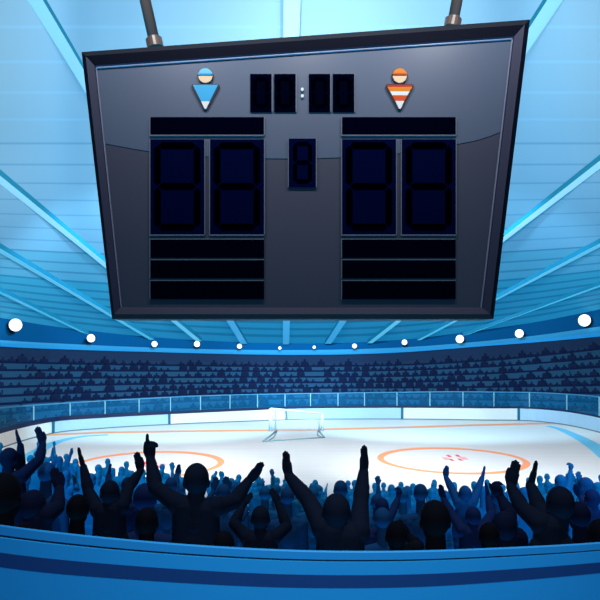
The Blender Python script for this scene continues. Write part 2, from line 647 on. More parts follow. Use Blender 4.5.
# ------------------------------------------------------------------ floodlights along the fascia
BULB = mat('lamp_white', (255, 255, 246), emit=1.3)
HOUS = mat('lamp_housing', (60, 120, 180), rough=0.4)
LAMPS = [(15.5, 325, 6.3), (91, 338.2, 4.0), (154.5, 344, 2.9), (197, 344, 2.9), (239.5, 346.2, 2.4), (279.8, 348, 1.5), (314.2, 347.2, 1.5), (354.5, 346, 2.3),
         (404.5, 342.3, 2.7), (459.8, 339, 4.0), (519.3, 333.5, 4.2), (584.5, 320.4, 6.0)]
words = ['largest white floodlight at the far left end of the roof band', 'second white floodlight from the left on the blue roof band',
         'third white floodlight from the left on the blue roof band', 'fourth white floodlight from the left on the blue roof band',
         'fifth white floodlight from the left, at foot of a roof beam', 'tiny white floodlight just left of the central roof beam foot',
         'tiny white floodlight above the right goal post', 'small white floodlight fifth from the right end of roof band',
         'white floodlight fourth from the right end of roof band', 'white floodlight third from the right end of the roof band',
         'white floodlight second from the right on the roof band', 'big white floodlight at the far right end of the roof band']
for (x, y, r), lab in zip(LAMPS, words):
    Y = Yb(x) + 15 - 2.0
    c = U(x, y, Y)
    rr = r / F * Y
    e = empty('floodlight', c)
    tag(e, lab, 'lamp', 'floodlights along the roof band')
    m = MB()
    m.ell(c, (rr, rr * .8, rr), 20, 12)
    m.build('bulb', BULB, e, smooth=True)
    m = MB()
    m.tube([c + Vector((0, rr * .3, 0)), c + Vector((0, rr * 1.0, 0)), c + Vector((0, 1.5, 0))], [rr * .95, rr * .7, rr * .25], 16)
    m.build('housing', HOUS, e, smooth=True)

# ------------------------------------------------------------------ scoreboard
BY = 20.0
board = empty('scoreboard', U(302, 319, BY + .3))
tag(board, 'large dark slanted ice hockey scoreboard hanging from two poles under roof', 'scoreboard')
FR = mat('bezel_dark', (38, 38, 56), rough=0.6, spec=0.15)
FRL = mat('bezel_edge_light', (160, 165, 195), rough=0.3)
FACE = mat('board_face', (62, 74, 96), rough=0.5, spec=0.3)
GLOSS_TINT = mat('board_painted_gloss', (98, 118, 146), rough=0.4, spec=0.3)
O = [(81.5, 52), (530, 19.5), (493.5, 319), (112, 319)]           # outer outline
I = [(96, 67.5), (512.5, 38.5), (481.5, 307.5), (121, 307.5)]         # inner outline
def P(p, dy=0.0):
    v = U(p[0], p[1], BY)
    return v + Vector((0, dy, 0))
def mixp(a, b, t):
    return (a[0] + (b[0] - a[0]) * t, a[1] + (b[1] - a[1]) * t)
FRD = mat('bezel_black', (20, 20, 34), rough=0.6, spec=0.1)
m = MB()
q4 = lambda k, t, dy: P(mixp(O[k], I[k], t), dy)
for k in range(4):
    j = (k + 1) % 4
    m.face([P(O[k], .0), P(O[j], .0), q4(j, .4, -.16), q4(k, .4, -.16)], 1)
    m.face([q4(k, .4, -.16), q4(j, .4, -.16), q4(j, .93, -.06), q4(k, .93, -.06)], 0 if k != 0 else 1)
    m.face([q4(k, .93, -.06), q4(j, .93, -.06), P(I[j], .06), P(I[k], .06)], 0)
    m.face([P(O[k], .0), P(O[j], .0), P(O[j], 1.1), P(O[k], 1.1)], 1)
m.face([P(p, 1.1) for p in O], 1)
m.build('bezel', [FR, FRD], board)
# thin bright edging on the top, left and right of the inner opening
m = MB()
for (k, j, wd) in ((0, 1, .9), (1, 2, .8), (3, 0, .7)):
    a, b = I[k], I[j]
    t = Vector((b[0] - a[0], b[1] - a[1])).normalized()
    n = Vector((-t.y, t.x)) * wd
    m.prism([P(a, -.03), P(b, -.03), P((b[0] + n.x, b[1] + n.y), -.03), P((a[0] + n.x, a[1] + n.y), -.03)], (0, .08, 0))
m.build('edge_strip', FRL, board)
m = MB()
m.prism([P(p, .05) for p in I], (0, .3, 0))
m.build('face_panel', FACE, board)
# gloss reflection put into a lighter upper sheet, its lower edge an arc
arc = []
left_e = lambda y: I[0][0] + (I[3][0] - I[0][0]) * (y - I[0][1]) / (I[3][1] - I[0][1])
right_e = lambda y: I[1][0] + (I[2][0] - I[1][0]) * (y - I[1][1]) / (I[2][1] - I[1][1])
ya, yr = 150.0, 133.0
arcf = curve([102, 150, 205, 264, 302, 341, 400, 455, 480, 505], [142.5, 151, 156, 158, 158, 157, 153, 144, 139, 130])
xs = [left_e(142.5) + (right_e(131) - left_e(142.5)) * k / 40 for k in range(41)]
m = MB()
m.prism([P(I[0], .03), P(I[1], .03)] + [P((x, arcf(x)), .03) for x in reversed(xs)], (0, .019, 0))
m.build('painted_gloss_sheet', GLOSS_TINT, board)

NAVY = mat('display_navy', (3, 10, 52), rough=0.9, spec=0.0, noise=(60, 0.25, (1, 1, 1)))
BLACKB = mat('display_black', (1, 3, 22), rough=0.9, spec=0.0)
SEGM = mat('segment_black', (0, 0, 6), rough=0.9, spec=0.0)
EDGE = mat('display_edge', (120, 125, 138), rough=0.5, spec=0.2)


def display(name, x0, y0, x1, y1, face, edges='lb'):
    m = MB()
    m.prism([P((x0, y0), -.02), P((x1, y0), -.02), P((x1, y1), -.02), P((x0, y1), -.02)], (0, .06, 0))
    o = m.build(name, face, board)
    m = MB()
    e = .9
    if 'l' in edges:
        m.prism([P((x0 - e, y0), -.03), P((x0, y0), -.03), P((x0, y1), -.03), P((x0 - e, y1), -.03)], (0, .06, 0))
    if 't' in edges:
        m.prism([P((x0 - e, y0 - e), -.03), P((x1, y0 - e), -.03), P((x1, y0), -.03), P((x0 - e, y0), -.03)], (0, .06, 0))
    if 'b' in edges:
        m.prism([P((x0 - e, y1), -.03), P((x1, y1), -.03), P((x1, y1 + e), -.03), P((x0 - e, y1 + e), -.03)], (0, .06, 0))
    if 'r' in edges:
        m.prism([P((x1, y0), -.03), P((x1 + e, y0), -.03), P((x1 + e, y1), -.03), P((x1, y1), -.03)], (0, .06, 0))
    if m.v:
        sub(m, 'display_edge', EDGE, o)
    return o


def sub(m, name, material, part):
    me = m.mesh(name, material, origin=board.location)
    o = bpy.data.objects.new(name, me)
    C.objects.link(o)
    o.parent = part
    return o


def seven(part, x0, y0, x1, y1, t, mid=True):
    """seven-segment bars, mitred ends"""
    m = MB()
    g = t * .14

    def hbar(y):
        a, b = x0 + t * .55 + g, x1 - t * .55 - g
        m.prism([P(q, -.035) for q in ((a, y), (a + t * .5, y - t / 2), (b - t * .5, y - t / 2), (b, y), (b - t * .5, y + t / 2), (a + t * .5, y + t / 2))], (0, .03, 0))

    def vbar(x, a, b):
        a, b = a + g, b - g
        m.prism([P(q, -.035) for q in ((x, a), (x + t / 2, a + t * .5), (x + t / 2, b - t * .5), (x, b), (x - t / 2, b - t * .5), (x - t / 2, a + t * .5))], (0, .03, 0))
    ym = (y0 + y1) / 2
    hbar(y0 + t / 2)
    hbar(y1 - t / 2)
    if mid:
        hbar(ym)
    for x in (x0 + t / 2, x1 - t / 2):
        vbar(x, y0 + t * .4, ym - t * .05)
        vbar(x, ym + t * .05, y1 - t * .4)
    sub(m, 'segments', SEGM, part)


for sx in (150.5, 342):
    display('name_bar', sx, 117.3, sx + 113.5, 135, BLACKB, 'lbr')
    for k in range(2):
        x0 = sx + k * 59.6
        d = display('score_digit', x0, 139.5, x0 + 54, 234.6, NAVY, 'lbr')
        seven(d, x0 + 3.8, 142.5, x0 + 50, 230.5, 6.6)
    for (a, b) in ((239.6, 257.6), (260.2, 278.2), (281, 299)):
        display('statistic_bar', sx, a, sx + 113.5, b, BLACKB, 'lt')
for x0 in (250.3, 274.3, 308.8, 332.8):
    d = display('clock_digit', x0, 74.2, x0 + 21.4, 111.8, BLACKB, 'r')
    seven(d, x0 + 3, 77.8, x0 + 18.4, 108, 3.4, mid=False)
d = display('period_digit', 288.7, 138.8, 315.9, 187, NAVY, 'lr')
seven(d, 293, 142, 312, 183.5, 4.0)
WHT = mat('white_mark', (250, 250, 250), rough=0.5)
for y in (89.6, 96.2):
    m = MB()
    m.tube([P((302.3, y), -.04), P((302.3, y), .06)], 1.5 / F * BY, 16)
    m.build('colon_dot', WHT, board)


def icon(cx, cap1, cap2, stripes):
    OUT = mat('icon_outline', (60, 50, 60), rough=0.5)
    SKIN = mat('icon_skin', (252, 220, 185), rough=0.5)
    def disc(r0, y0, a0, a1, dy, d):
        pts = [P((cx + r0 * math.cos(a), y0 - r0 * math.sin(a)), dy) for a in [a0 + (a1 - a0) * k / 32 for k in range(33)]]
        m = MB()
        m.prism(pts, (0, d, 0))
        return m
    hy = 76.3
    o = disc(7.9, hy, 0, 2 * math.pi * .999, -.03, .1).build('player_icon', OUT, board)
    m2 = MB()
    tri = [(-14, 85.6), (-12.6, 84.4), (12.6, 84.4), (14, 85.6), (13.6, 88), (2.2, 109.3), (0, 110.4), (-2.2, 109.3), (-13.6, 88)]
    m2.prism([P((cx + a, b), -.03) for a, b in tri], (0, .1, 0))
    sub(m2, 'shirt_outline', OUT, o)
    sub(disc(7.0, hy, 0, 2 * math.pi * .999, -.05, .1), 'icon_face', SKIN, o)
    sub(disc(7.15, hy, .16, math.pi - .16, -.07, .1), 'icon_cap', cap1, o)
    m3 = MB()
    m3.prism([P((cx + a, b), -.08) for a, b in ((-7.2, 73.9), (7.2, 73.9), (7.2, 75.6), (-7.2, 75.6))], (0, .1, 0))
    sub(m3, 'cap_band', cap2, o)
    wid = lambda y: 12.6 if y < 86 else max(12.6 * (109.6 - y) / 22.6, .8)
    for (a, b, mm) in stripes:
        m3 = MB()
        m3.prism([P((cx - wid(a), a), -.05), P((cx + wid(a), a), -.05), P((cx + wid(b), b), -.05), P((cx - wid(b), b), -.05)], (0, .1, 0))
        sub(m3, 'shirt_band', mm, o)


IB1, IB2 = mat('icon_blue', (60, 170, 235), rough=.4), mat('icon_blue_light', (120, 205, 240), rough=.4)
IO, IR, IDR = mat('icon_orange', (245, 150, 30), rough=.4), mat('icon_red_orange', (235, 85, 25), rough=.4), mat('icon_deep_red', (200, 40, 25), rough=.4)
icon(205.6, IB2, IB1, [(85.4, 102.0, IB1), (102.0, 109.3, WHT)])
icon(399.6, IO, IR, [(85.4, 87.5, IDR), (87.5, 92.0, IO), (92.0, 95.8, WHT), (95.8, 101.5, IR), (101.5, 109.3, WHT)])

POLE = mat('pole_grey', (88, 84, 84), rough=0.35, spec=0.5)
for (a, b) in (((155, 44.5), (144.7, -2)), ((452.5, 24.5), (457.5, -2))):
    dv = ((b[0] - a[0]) / (b[1] - a[1]))
    topy = -240
    for _ in range(4):
        rp = roof(a[0] + dv * (topy - a[1]), topy)
        topy += (BY + .5 - rp.y) * 20
    e = (a[0] + dv * (topy - a[1]), topy)
    Yp = BY + .45
    m = MB()
    m.tube([U(*a, Yp), U(*e, Yp)], 5.6 / F * Yp, 20)
    pole = m.build('hanger_pole', POLE, board, smooth=True)
    m = MB()
    f = lambda y: U(a[0] + dv * (y - a[1]), y, Yp)
    m.tube([f(a[1] + 4), f(a[1] - 5), f(a[1] - 5.8)], [8.3 / F * Yp, 8.3 / F * Yp, 7.4 / F * Yp], 20)
    sub(m, 'collar', POLE, pole)

# ------------------------------------------------------------------ goal
GY = 51.5
gl_b, gr_b = Vector((*ice(270.5, 431.5), 0)), Vector((*ice(322.3, 431), 0))
gl_t = U(270.5, 408.6, gl_b.y)
gr_t = U(322.3, 413.6, gr_b.y)
bl, br = Vector((*ice(263, 442), .06)), Vector((*ice(324.3, 438), .06))
goal = empty('hockey_goal', (gl_b + gr_b) / 2)
tag(goal, 'white framed hockey goal with netting standing on the ice', 'goal')
GW = mat('goal_white', (240, 246, 250), rough=0.4)
GB = mat('goal_base_blue', (140, 185, 200), rough=0.4)
m = MB()
m.tube([gl_b, gl_t], .13, 10)
m.build('post', GW, goal, smooth=True)
m = MB()
m.tube([gr_b, gr_t], .1, 10)
m.build('post', GW, goal, smooth=True)
m = MB()
m.tube([gl_t, gr_t], .09, 10)
m.build('crossbar', GW, goal, smooth=True)
m = MB()
il, ir = gl_b + Vector((.45, -.4, .06)), gr_b + Vector((-.3, -.3, .06))
m.tube([il, bl], .065, 8)
m.tube([ir, br], .065, 8)
m.tube([bl, br], .045, 8)
m.tube([il + Vector((.1, 0, 0)), bl.lerp(il, .35) + Vector((.45, 0, 0)), bl + Vector((.25, 0, 0))], .05, 8)
m.tube([ir + Vector((-.1, 0, 0)), br.lerp(ir, .35) + Vector((-.4, 0, 0)), br + Vector((-.2, 0, 0))], .05, 8)
m.build('base_frame', GB, goal, smooth=True)
m = MB()
m.tube([il, gl_t + Vector((.45, -.2, -.12))], .05, 6)
m.tube([ir, gr_t + Vector((-.3, -.15, -.12))], .05, 6)
m.build('back_post', mat('goal_grey', (180, 205, 215)), goal, smooth=True)
# netting: strings between the front frame and the low base frame
m = MB()
def netsheet(a, b, c, d, nu, nv, r=.014):
    for i in range(nu + 1):
        t = i / nu
        m.tube([a.lerp(b, t), d.lerp(c, t)], r, 4, False)
    for i in range(nv + 1):
        t = i / nv
        m.tube([a.lerp(d, t), b.lerp(c, t)], r, 4, False)
A_, B_, C_, D_ = gl_t, gr_t, ir + Vector((0, 0, .1)), il + Vector((0, 0, .1))
netsheet(A_, B_, C_, D_, 22, 10)
netsheet(gl_t, A_.lerp(D_, 0.5), D_, gl_b, 3, 8)
m.build('net', mat('net_white', (225, 238, 246)), goal)

# ------------------------------------------------------------------ near stand: parapet and steps
yp = curve([-200, -100, 0, 100, 200, 300, 400, 500, 600, 700, 800], [487, 509, 525.5, 537.5, 546, 551, 551.7, 548.5, 543, 533, 520])
mf = curve([-200, 0, 150, 300, 450, 600, 800], [1.4, 1.3, 1.1, 1, .95, .85, .8])
PZ = CH - 201 * 2.2 / F


def PP(x, drop, dy=0.0):
    Y = (CH - PZ) * F / (yp(x) - HY)
    return Vector(((x - CX) / F * (Y + dy), Y + dy, PZ - drop * mf(x)))


PXS = list(range(-500, 1101, 20))
BLUE1 = mat('parapet_blue', (22, 112, 184), rough=0.55, spec=0.2)
BLUE2 = mat('parapet_stripe_navy', (12, 46, 104), rough=0.55, spec=0.2)
LIP = mat('parapet_lip_blue', (30, 116, 186), rough=0.5, spec=0.2)
DARKL = mat('parapet_groove', (8, 40, 84), rough=0.6)
prof = [(0.0, .012, 0), (-0.0, .004, 0), (.003, 0.0, 0), (.030, 0.0, 0), (.032, .012, 1), (.039, .012, 1), (.040, .004, 2), (.088, .004, 2),
        (.0885, .002, 3), (.135, .002, 3), (.1355, .004, 2), (.9, .004, 2), (2.2, .01, 2), (2.2, .03, 2), (0.0, .012, 2)]
m = MB()
m.grid([[PP(x, d, o) for x in PXS] for (d, o, k) in prof], lambda i, j: [0, 0, 0, 1, 1, 2, 2, 3, 3, 2, 2, 2, 2, 2][i])
tag(m.build('wall_front', [LIP, DARKL, BLUE1, BLUE2]), 'curved blue parapet with a navy stripe across the near stand', kind='structure')

ysky = curve([-100, 0, 30, 60, 90, 120, 150, 180, 220, 260, 300, 345, 385, 420, 450, 480, 505, 540, 570, 600, 700],
             [437, 446, 452, 457, 463, 467, 468, 475, 479.5, 482, 485, 485, 487, 488, 488, 487, 488, 482, 479, 480, 478])


def yhead(x, Y):
    t = min(max((Y - 3) / 16.0, 0), 1.05)
    return 512 + (ysky(x) - 2.5 - 512) * t ** .6


EDG = [2.32, 3.2, 4.0, 4.75, 5.5, 6.4, 7.6, 9.0, 10.5, 12.0, 13.6, 15.3, 17.1, 19.4]
TX = list(range(-480, 1081, 40))


def step_z(x, r):
    Y = (EDG[r] + EDG[r + 1]) / 2
    return CH - (yhead(x, Y) - HY) * Y / F - 1.56


def floor_at(x, Y):
    for r in range(len(EDG) - 1):
        if Y < EDG[r + 1] or r == len(EDG) - 2:
            q = TX[0] + 40 * int((x - TX[0]) // 40)
            t = (x - q) / 40.0
            return step_z(q, r) * (1 - t) + step_z(q + 40, r) * t


m = MB()
rows = []
for r in range(len(EDG) - 1):
    for Y in (EDG[r], EDG[r + 1]):
        rows.append([Vector(((x - CX) / F * Y, Y, step_z(x, r))) for x in TX])
rows.append([Vector(((x - CX) / F * EDG[-1], EDG[-1], 0)) for x in TX])
m.grid(rows)
tag(m.build('floor_terrace', mat('terrace_navy', (16, 40, 84), rough=.9)), 'dark steps of the near stand below the crowd', kind='structure')

# ------------------------------------------------------------------ people
def remesh(mb, voxel, smooth=4):
    me = bpy.data.meshes.new('tmp')
    me.from_pydata([tuple(v) for v in mb.v], [], mb.f)
    bm = bmesh.new()
    bm.from_mesh(me)
    bmesh.ops.recalc_face_normals(bm, faces=bm.faces)
    bm.to_mesh(me)
    bm.free()
    ob = bpy.data.objects.new('tmp', me)
    C.objects.link(ob)
    md = ob.modifiers.new('r', 'REMESH')
    md.mode = 'VOXEL'
    md.voxel_size = voxel
    ms = ob.modifiers.new('s', 'SMOOTH')
    ms.iterations = smooth
    ms.factor = .5
    dg = bpy.context.evaluated_depsgraph_get()
    out = bpy.data.meshes.new_from_object(ob.evaluated_get(dg), depsgraph=dg)
    bpy.data.objects.remove(ob)
    bpy.data.meshes.remove(me)
    out.polygons.foreach_set('use_smooth', [True] * len(out.polygons))
    out.materials.clear()
    return out


def hand(m, W, T, s, nrm, side, pose='open'):
    """palm and five fingers from wrist W towards fingertip T; nrm = palm normal; side = which way the thumb leaves (+1/-1)"""
    d = (T - W)
    L = max(d.length, .15 * s)
    d = d.normalized()
    n = (nrm - d * nrm.dot(d)).normalized()
    e = d.cross(n) * side                     # towards the thumb
    k = 1.02 * s                              # breadth
    kl = L / .19                              # length
    pl = L * .5
    for q in (-.5, -.17, .17, .5):            # palm: four slim metacarpals under one skin
        m.capsule(W + d * .005 + e * (.026 * q * k), W + d * pl + e * (.052 * q * k), .019 * k, .0145 * k, 10)
    m.ell(W + d * pl * .55, (.040 * k, .019 * k, pl * .55), rot=Matrix((e, n, d)).transposed())
    if pose == 'fist':
        m.ell(W + d * .062 * s, (.046 * s, .036 * s, .05 * s), rot=Matrix((e, n, d)).transposed())
    curl = {'open': .07, 'fist': 1.2, 'point': .14}[pose]
    for i, (off, ln) in enumerate(((.031, .086), (.0105, .096), (-.0105, .089), (-.031, .072))):
        c = curl
        if pose == 'point':
            c = .05 if i == 0 else 1.25
        base = W + d * pl + e * off * .80 * k
        dirv = (d + e * off * 1.6).normalized()
        p = base
        r = (.0108, .0112, .0108, .0096)[i] * k * (1.35 if pose == 'point' and i == 0 else 1)
        fl = ln * (kl if c < .5 and pose != 'point' else max(kl, s))
        for j, fr in enumerate((.45, .31, .24)):
            ang = c * (.55 if j == 0 else 1.0) * (j + 1) * .75
            dv = (dirv * math.cos(ang) + n * math.sin(ang))
            p2 = p + dv * fl * fr
            m.capsule(p, p2, r * (1 - .07 * j), r * (1 - .07 * (j + 1)), 10)
            p = p2
    # thumb leaves the side of the palm near its base
    p0 = W + d * pl * .28 + e * .022 * k
    p1 = p0 + (d * .72 + e * .62 + n * .15).normalized() * .040 * k
    p2 = p1 + (d * .95 + e * .18 + n * .2).normalized() * .034 * k
    p3 = p2 + (d * .97 + e * .02 + n * .25).normalized() * .026 * k
    m.capsule(p0, p1, .019 * k, .0145 * k, 10)
    m.capsule(p1, p2, .0145 * k, .0125 * k, 10)
    m.capsule(p2, p3, .0125 * k, .0105 * k, 10)


def body(head, s, fz, arms, yaw=0.0, sitting=False, nod=0.0, chest=None, fine=True, wide=1.0, fat=1.0):
    """one closed set of overlapping limbs (made one skin by remesh). arms: [(side, shoulder or None, elbow, wrist, tip, pose)]
    facing +Y turned by yaw"""
    m = MB()
    fw = Vector((math.sin(yaw), math.cos(yaw), 0))
    rt = Vector((math.cos(yaw), -math.sin(yaw), 0))
    up = Vector((0, 0, 1))
    rot = Matrix((rt, fw, up)).transposed()
    H = Vector(head)
    # head: skull, jaw, nose, brow, ears
    m.ell(H + fw * -.006 * s + up * .022 * s, (.079 * s, .096 * s, .098 * s), 20, 14, rot)
    m.ell(H + fw * .022 * s - up * .045 * s, (.060 * s, .070 * s, .072 * s), 18, 12, rot)
    m.capsule(H + fw * .082 * s + up * .012 * s, H + fw * .105 * s - up * .022 * s, .010 * s, .015 * s, 10)
    m.capsule(H + fw * .083 * s + up * .022 * s - rt * .03 * s, H + fw * .083 * s + up * .022 * s + rt * .03 * s, .011 * s, .011 * s, 8)
    m.capsule(H + fw * .083 * s - up * .055 * s - rt * .018 * s, H + fw * .083 * s - up * .055 * s + rt * .018 * s, .009 * s, .009 * s, 8)
    for q in (-1, 1):
        m.ell(H + rt * q * .074 * s - fw * .005 * s - up * .008 * s, (.012 * s, .019 * s, .029 * s), 10, 8, rot)
    N = Vector(chest) if chest is not None else H - up * .265 * s - fw * .03 * s     # base of the neck
    m.capsule(H - up * .06 * s - fw * .012 * s, N + up * .02 * s, .052 * s, .064 * s, 16)
    sh = {}
    for q in (-1, 1):
        S = N + rt * q * .172 * s * wide - up * .035 * s
        for a in arms:
            if a[0] == q and a[1] is not None:
                S = Vector(a[1])
        sh[q] = S
        m.capsule(N + up * .0 * s, S, .068 * s, .062 * s, 16)
        m.ell(S, (.068 * s, .066 * s, .068 * s), 14, 10)
    M = (sh[1] + sh[-1]) / 2
    ax = Vector((M.x * .5 + N.x * .5, M.y, N.z))
    pel = ax - up * .52 * s
    for q in (-1, 1):
        m.capsule(sh[q] - rt * q * .05 * s - up * .03 * s, ax - up * .30 * s + rt * q * .055 * s * wide, .085 * s, .098 * s, 18)
    m.ell(ax - up * .17 * s, (.165 * s * wide, .112 * s, .225 * s), 20, 14, rot)
    m.ell(ax - up * .36 * s, (.142 * s * wide, .102 * s, .17 * s), 20, 14, rot)
    m.ell(pel, (.158 * s * wide, .118 * s, .135 * s), 20, 14, rot)
    hipz = pel.z - .06 * s
    for q in (-1, 1):
        hp = Vector((pel.x, pel.y, hipz)) + rt * q * .085 * s
        if sitting:
            kn = hp + fw * .36 * s + rt * q * .03 * s + up * .02
            ft = Vector((kn.x, kn.y, fz + .05)) + fw * .02
        else:
            L = max(hipz - fz, .3)
            kn = hp - up * L * .5 + fw * .025 * s + rt * q * .015
            ft = Vector((hp.x, hp.y, fz + .045 * s)) + rt * q * .03 - fw * .02
        m.capsule(hp, kn, .083 * s, .056 * s, 16)
        m.capsule(kn, ft, .055 * s, .037 * s, 14)
        m.capsule(ft - fw * .03 * s, ft + fw * .15 * s, .042 * s, .032 * s, 12)
    for (q, S, E, W, T, pose) in arms:
        S, E, W, T = sh[q], Vector(E), Vector(W), Vector(T)
        m.capsule(S, E, .063 * s * fat, .049 * s * fat, 16)
        mid = E.lerp(W, .3)
        m.capsule(E, mid, .047 * s * fat, .050 * s * fat, 14)
        m.capsule(mid, W, .050 * s * fat, .032 * s * fat, 14)
        d = (T - W).normalized()
        n = (Vector((-q * .35, .9, 0.1)) if pose == 'point' else Vector((-q * .8, .6, 0.1))) if fine else Vector((0, 1, 0))
        if fine:
            hand(m, W, T, s, n, -q, pose)
        else:
            e = d.cross(n).normalized() * -q
            m.ell(W.lerp(T, .3), (.036 * s, .018 * s, .055 * s), 10, 8, Matrix((e, e.cross(d) * -1, d)).transposed())
            L = (T - W).length
            for i, (off, ln) in enumerate(((.030, .9), (.010, 1.0), (-.010, .95), (-.030, .8))):
                m.capsule(W.lerp(T, .4) + e * off * .8 * s, W + d * L * ln + e * off * 1.35 * s, .0145 * s, .011 * s, 8)
            m.capsule(W + d * L * .2 + e * .02 * s, W + d * L * .6 + e * .062 * s, .015 * s, .01 * s, 8)
    return m


def hanging(H, s, q, yaw=0.0):
    rt = Vector((math.cos(yaw), -math.sin(yaw), 0))
    fw = Vector((math.sin(yaw), math.cos(yaw), 0))
    S = H - Vector((0, 0, .30 * s)) + rt * q * .18 * s - fw * .03 * s
    E = S - Vector((0, 0, .29 * s)) + rt * q * .015 * s - fw * .03
    W = E - Vector((0, 0, .20 * s)) + fw * .14 * s
    T = W - Vector((0, 0, .13 * s)) + fw * .11 * s
    return (q, None, E, W, T, 'open')


def limb(S, px, py, Y, L, fwd=1):
    """3-D joint at photo (px,py), pushed forward from Y so the limb keeps its length L"""
    p = U(px, py, Y)
    d = (p - S)
    flat = math.hypot(d.x, d.z)
    if flat < L:
        off = min(math.sqrt(L * L - flat * flat), .17) * fwd
        return U(px, py, Y + off)
    return p


SIL = {}


def silhouette_tone(key, rgb):
    return mat('silhouette_' + key, rgb, rough=0.85, spec=0.05, sheen=0.0)


def spectator(hx, hy, hw, Y, col, label, left=None, right=None, yaw=0.0, shl=None, shr=None, neck=None, voxel=.006, wide=1.0):
    """a person placed from the photo: head centre and width in pixels at depth Y; arms as elbow, wrist, fingertip pixels"""
    s = (hw / F * Y) / .162
    H = U(hx, hy, Y)
    fz = floor_at(hx, Y)
    arms = []
    for q, a, sp in ((-1, left, shl), (1, right, shr)):
        if a is None:
            arms.append(hanging(H, s, q, yaw))
            continue
        S = U(sp[0], sp[1], Y) if sp else H - Vector((0, 0, .30 * s)) + Vector((q * .172 * s * wide, 0, 0))
        pose = a[3] if len(a) > 3 else 'open'
        E = limb(S, *a[0], Y, .29 * s)
        W = limb(E, *a[1], E.y, .25 * s)
        T = U(*a[2], W.y + .02)
        arms.append((q, S, E, W, T, pose))
    ch = U(neck[0], neck[1], Y) if neck else None
    mb = body(H, s, fz, arms, yaw, chest=ch, wide=wide)
    base = Vector((H.x, H.y, fz))
    mb.v = [v - base for v in mb.v]
    me = remesh(mb, voxel * max(s, .8), 2)
    me.name = 'person'
    me.materials.append(col)
    o = bpy.data.objects.new('person', me)
    C.objects.link(o)
    o.location = base
    tag(o, label, 'person', 'spectators in the near stand')
    FGP.append((hx, hy, hw, Y))
    return o


FGP = []
K0 = silhouette_tone('black', (10, 11, 18))  # tones run from black to teal with depth: haze put into the colour
K1 = silhouette_tone('near_black', (13, 18, 34))
K2 = silhouette_tone('dark_navy', (18, 27, 56))
K3 = silhouette_tone('navy', (26, 46, 96))
K4 = silhouette_tone('mid_navy', (26, 74, 128))
K5 = silhouette_tone('blue', (26, 100, 158))
K6 = silhouette_tone('far_blue', (30, 128, 182))
K7 = silhouette_tone('teal_blue', (34, 150, 206))

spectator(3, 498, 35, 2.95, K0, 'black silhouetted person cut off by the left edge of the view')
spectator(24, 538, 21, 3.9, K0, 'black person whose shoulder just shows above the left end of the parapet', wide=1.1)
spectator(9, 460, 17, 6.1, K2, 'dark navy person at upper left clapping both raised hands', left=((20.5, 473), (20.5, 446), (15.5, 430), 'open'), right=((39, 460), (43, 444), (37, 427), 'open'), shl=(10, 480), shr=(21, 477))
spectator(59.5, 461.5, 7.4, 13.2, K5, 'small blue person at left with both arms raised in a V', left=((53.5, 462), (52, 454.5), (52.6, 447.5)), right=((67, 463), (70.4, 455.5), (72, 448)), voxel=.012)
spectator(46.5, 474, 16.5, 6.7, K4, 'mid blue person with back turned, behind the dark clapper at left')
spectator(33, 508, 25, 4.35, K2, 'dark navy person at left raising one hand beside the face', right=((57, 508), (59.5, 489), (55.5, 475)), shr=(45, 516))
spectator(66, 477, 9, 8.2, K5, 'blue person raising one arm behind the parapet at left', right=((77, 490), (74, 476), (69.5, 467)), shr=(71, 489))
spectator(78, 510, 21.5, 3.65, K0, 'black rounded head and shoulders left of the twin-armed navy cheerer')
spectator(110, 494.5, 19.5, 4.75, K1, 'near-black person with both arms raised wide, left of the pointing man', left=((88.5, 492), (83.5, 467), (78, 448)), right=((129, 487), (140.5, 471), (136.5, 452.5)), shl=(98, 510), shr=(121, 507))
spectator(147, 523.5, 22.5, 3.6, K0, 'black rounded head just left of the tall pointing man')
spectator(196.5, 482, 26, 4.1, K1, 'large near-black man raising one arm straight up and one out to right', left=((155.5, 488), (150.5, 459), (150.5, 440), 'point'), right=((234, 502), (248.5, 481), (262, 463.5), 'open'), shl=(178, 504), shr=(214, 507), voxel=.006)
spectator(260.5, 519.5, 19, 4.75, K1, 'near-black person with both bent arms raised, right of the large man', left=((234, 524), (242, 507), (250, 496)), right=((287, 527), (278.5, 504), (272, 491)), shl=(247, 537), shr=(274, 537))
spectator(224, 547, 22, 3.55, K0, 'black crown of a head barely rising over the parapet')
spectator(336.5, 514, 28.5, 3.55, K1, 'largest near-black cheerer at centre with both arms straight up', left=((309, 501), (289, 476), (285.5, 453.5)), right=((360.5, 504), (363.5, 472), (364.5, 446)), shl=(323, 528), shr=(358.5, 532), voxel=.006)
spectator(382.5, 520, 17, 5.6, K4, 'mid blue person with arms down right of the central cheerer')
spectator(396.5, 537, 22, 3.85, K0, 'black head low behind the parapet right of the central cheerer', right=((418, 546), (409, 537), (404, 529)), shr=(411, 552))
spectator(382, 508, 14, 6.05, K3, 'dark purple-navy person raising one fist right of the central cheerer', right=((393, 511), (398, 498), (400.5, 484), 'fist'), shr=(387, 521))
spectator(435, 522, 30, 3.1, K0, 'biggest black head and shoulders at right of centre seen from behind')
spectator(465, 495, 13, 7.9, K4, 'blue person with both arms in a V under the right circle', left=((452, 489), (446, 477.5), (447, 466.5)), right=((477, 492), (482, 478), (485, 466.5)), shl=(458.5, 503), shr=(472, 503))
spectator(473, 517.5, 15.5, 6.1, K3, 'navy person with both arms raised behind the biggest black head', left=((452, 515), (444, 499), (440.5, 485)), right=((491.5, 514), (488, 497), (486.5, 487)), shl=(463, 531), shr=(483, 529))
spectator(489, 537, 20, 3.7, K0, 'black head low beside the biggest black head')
spectator(504, 529, 24, 4.5, K2, 'dark navy person raising a fist left of the leaning clapper', left=((510, 515), (501, 498), (493.5, 482), 'fist'), shl=(508, 535))
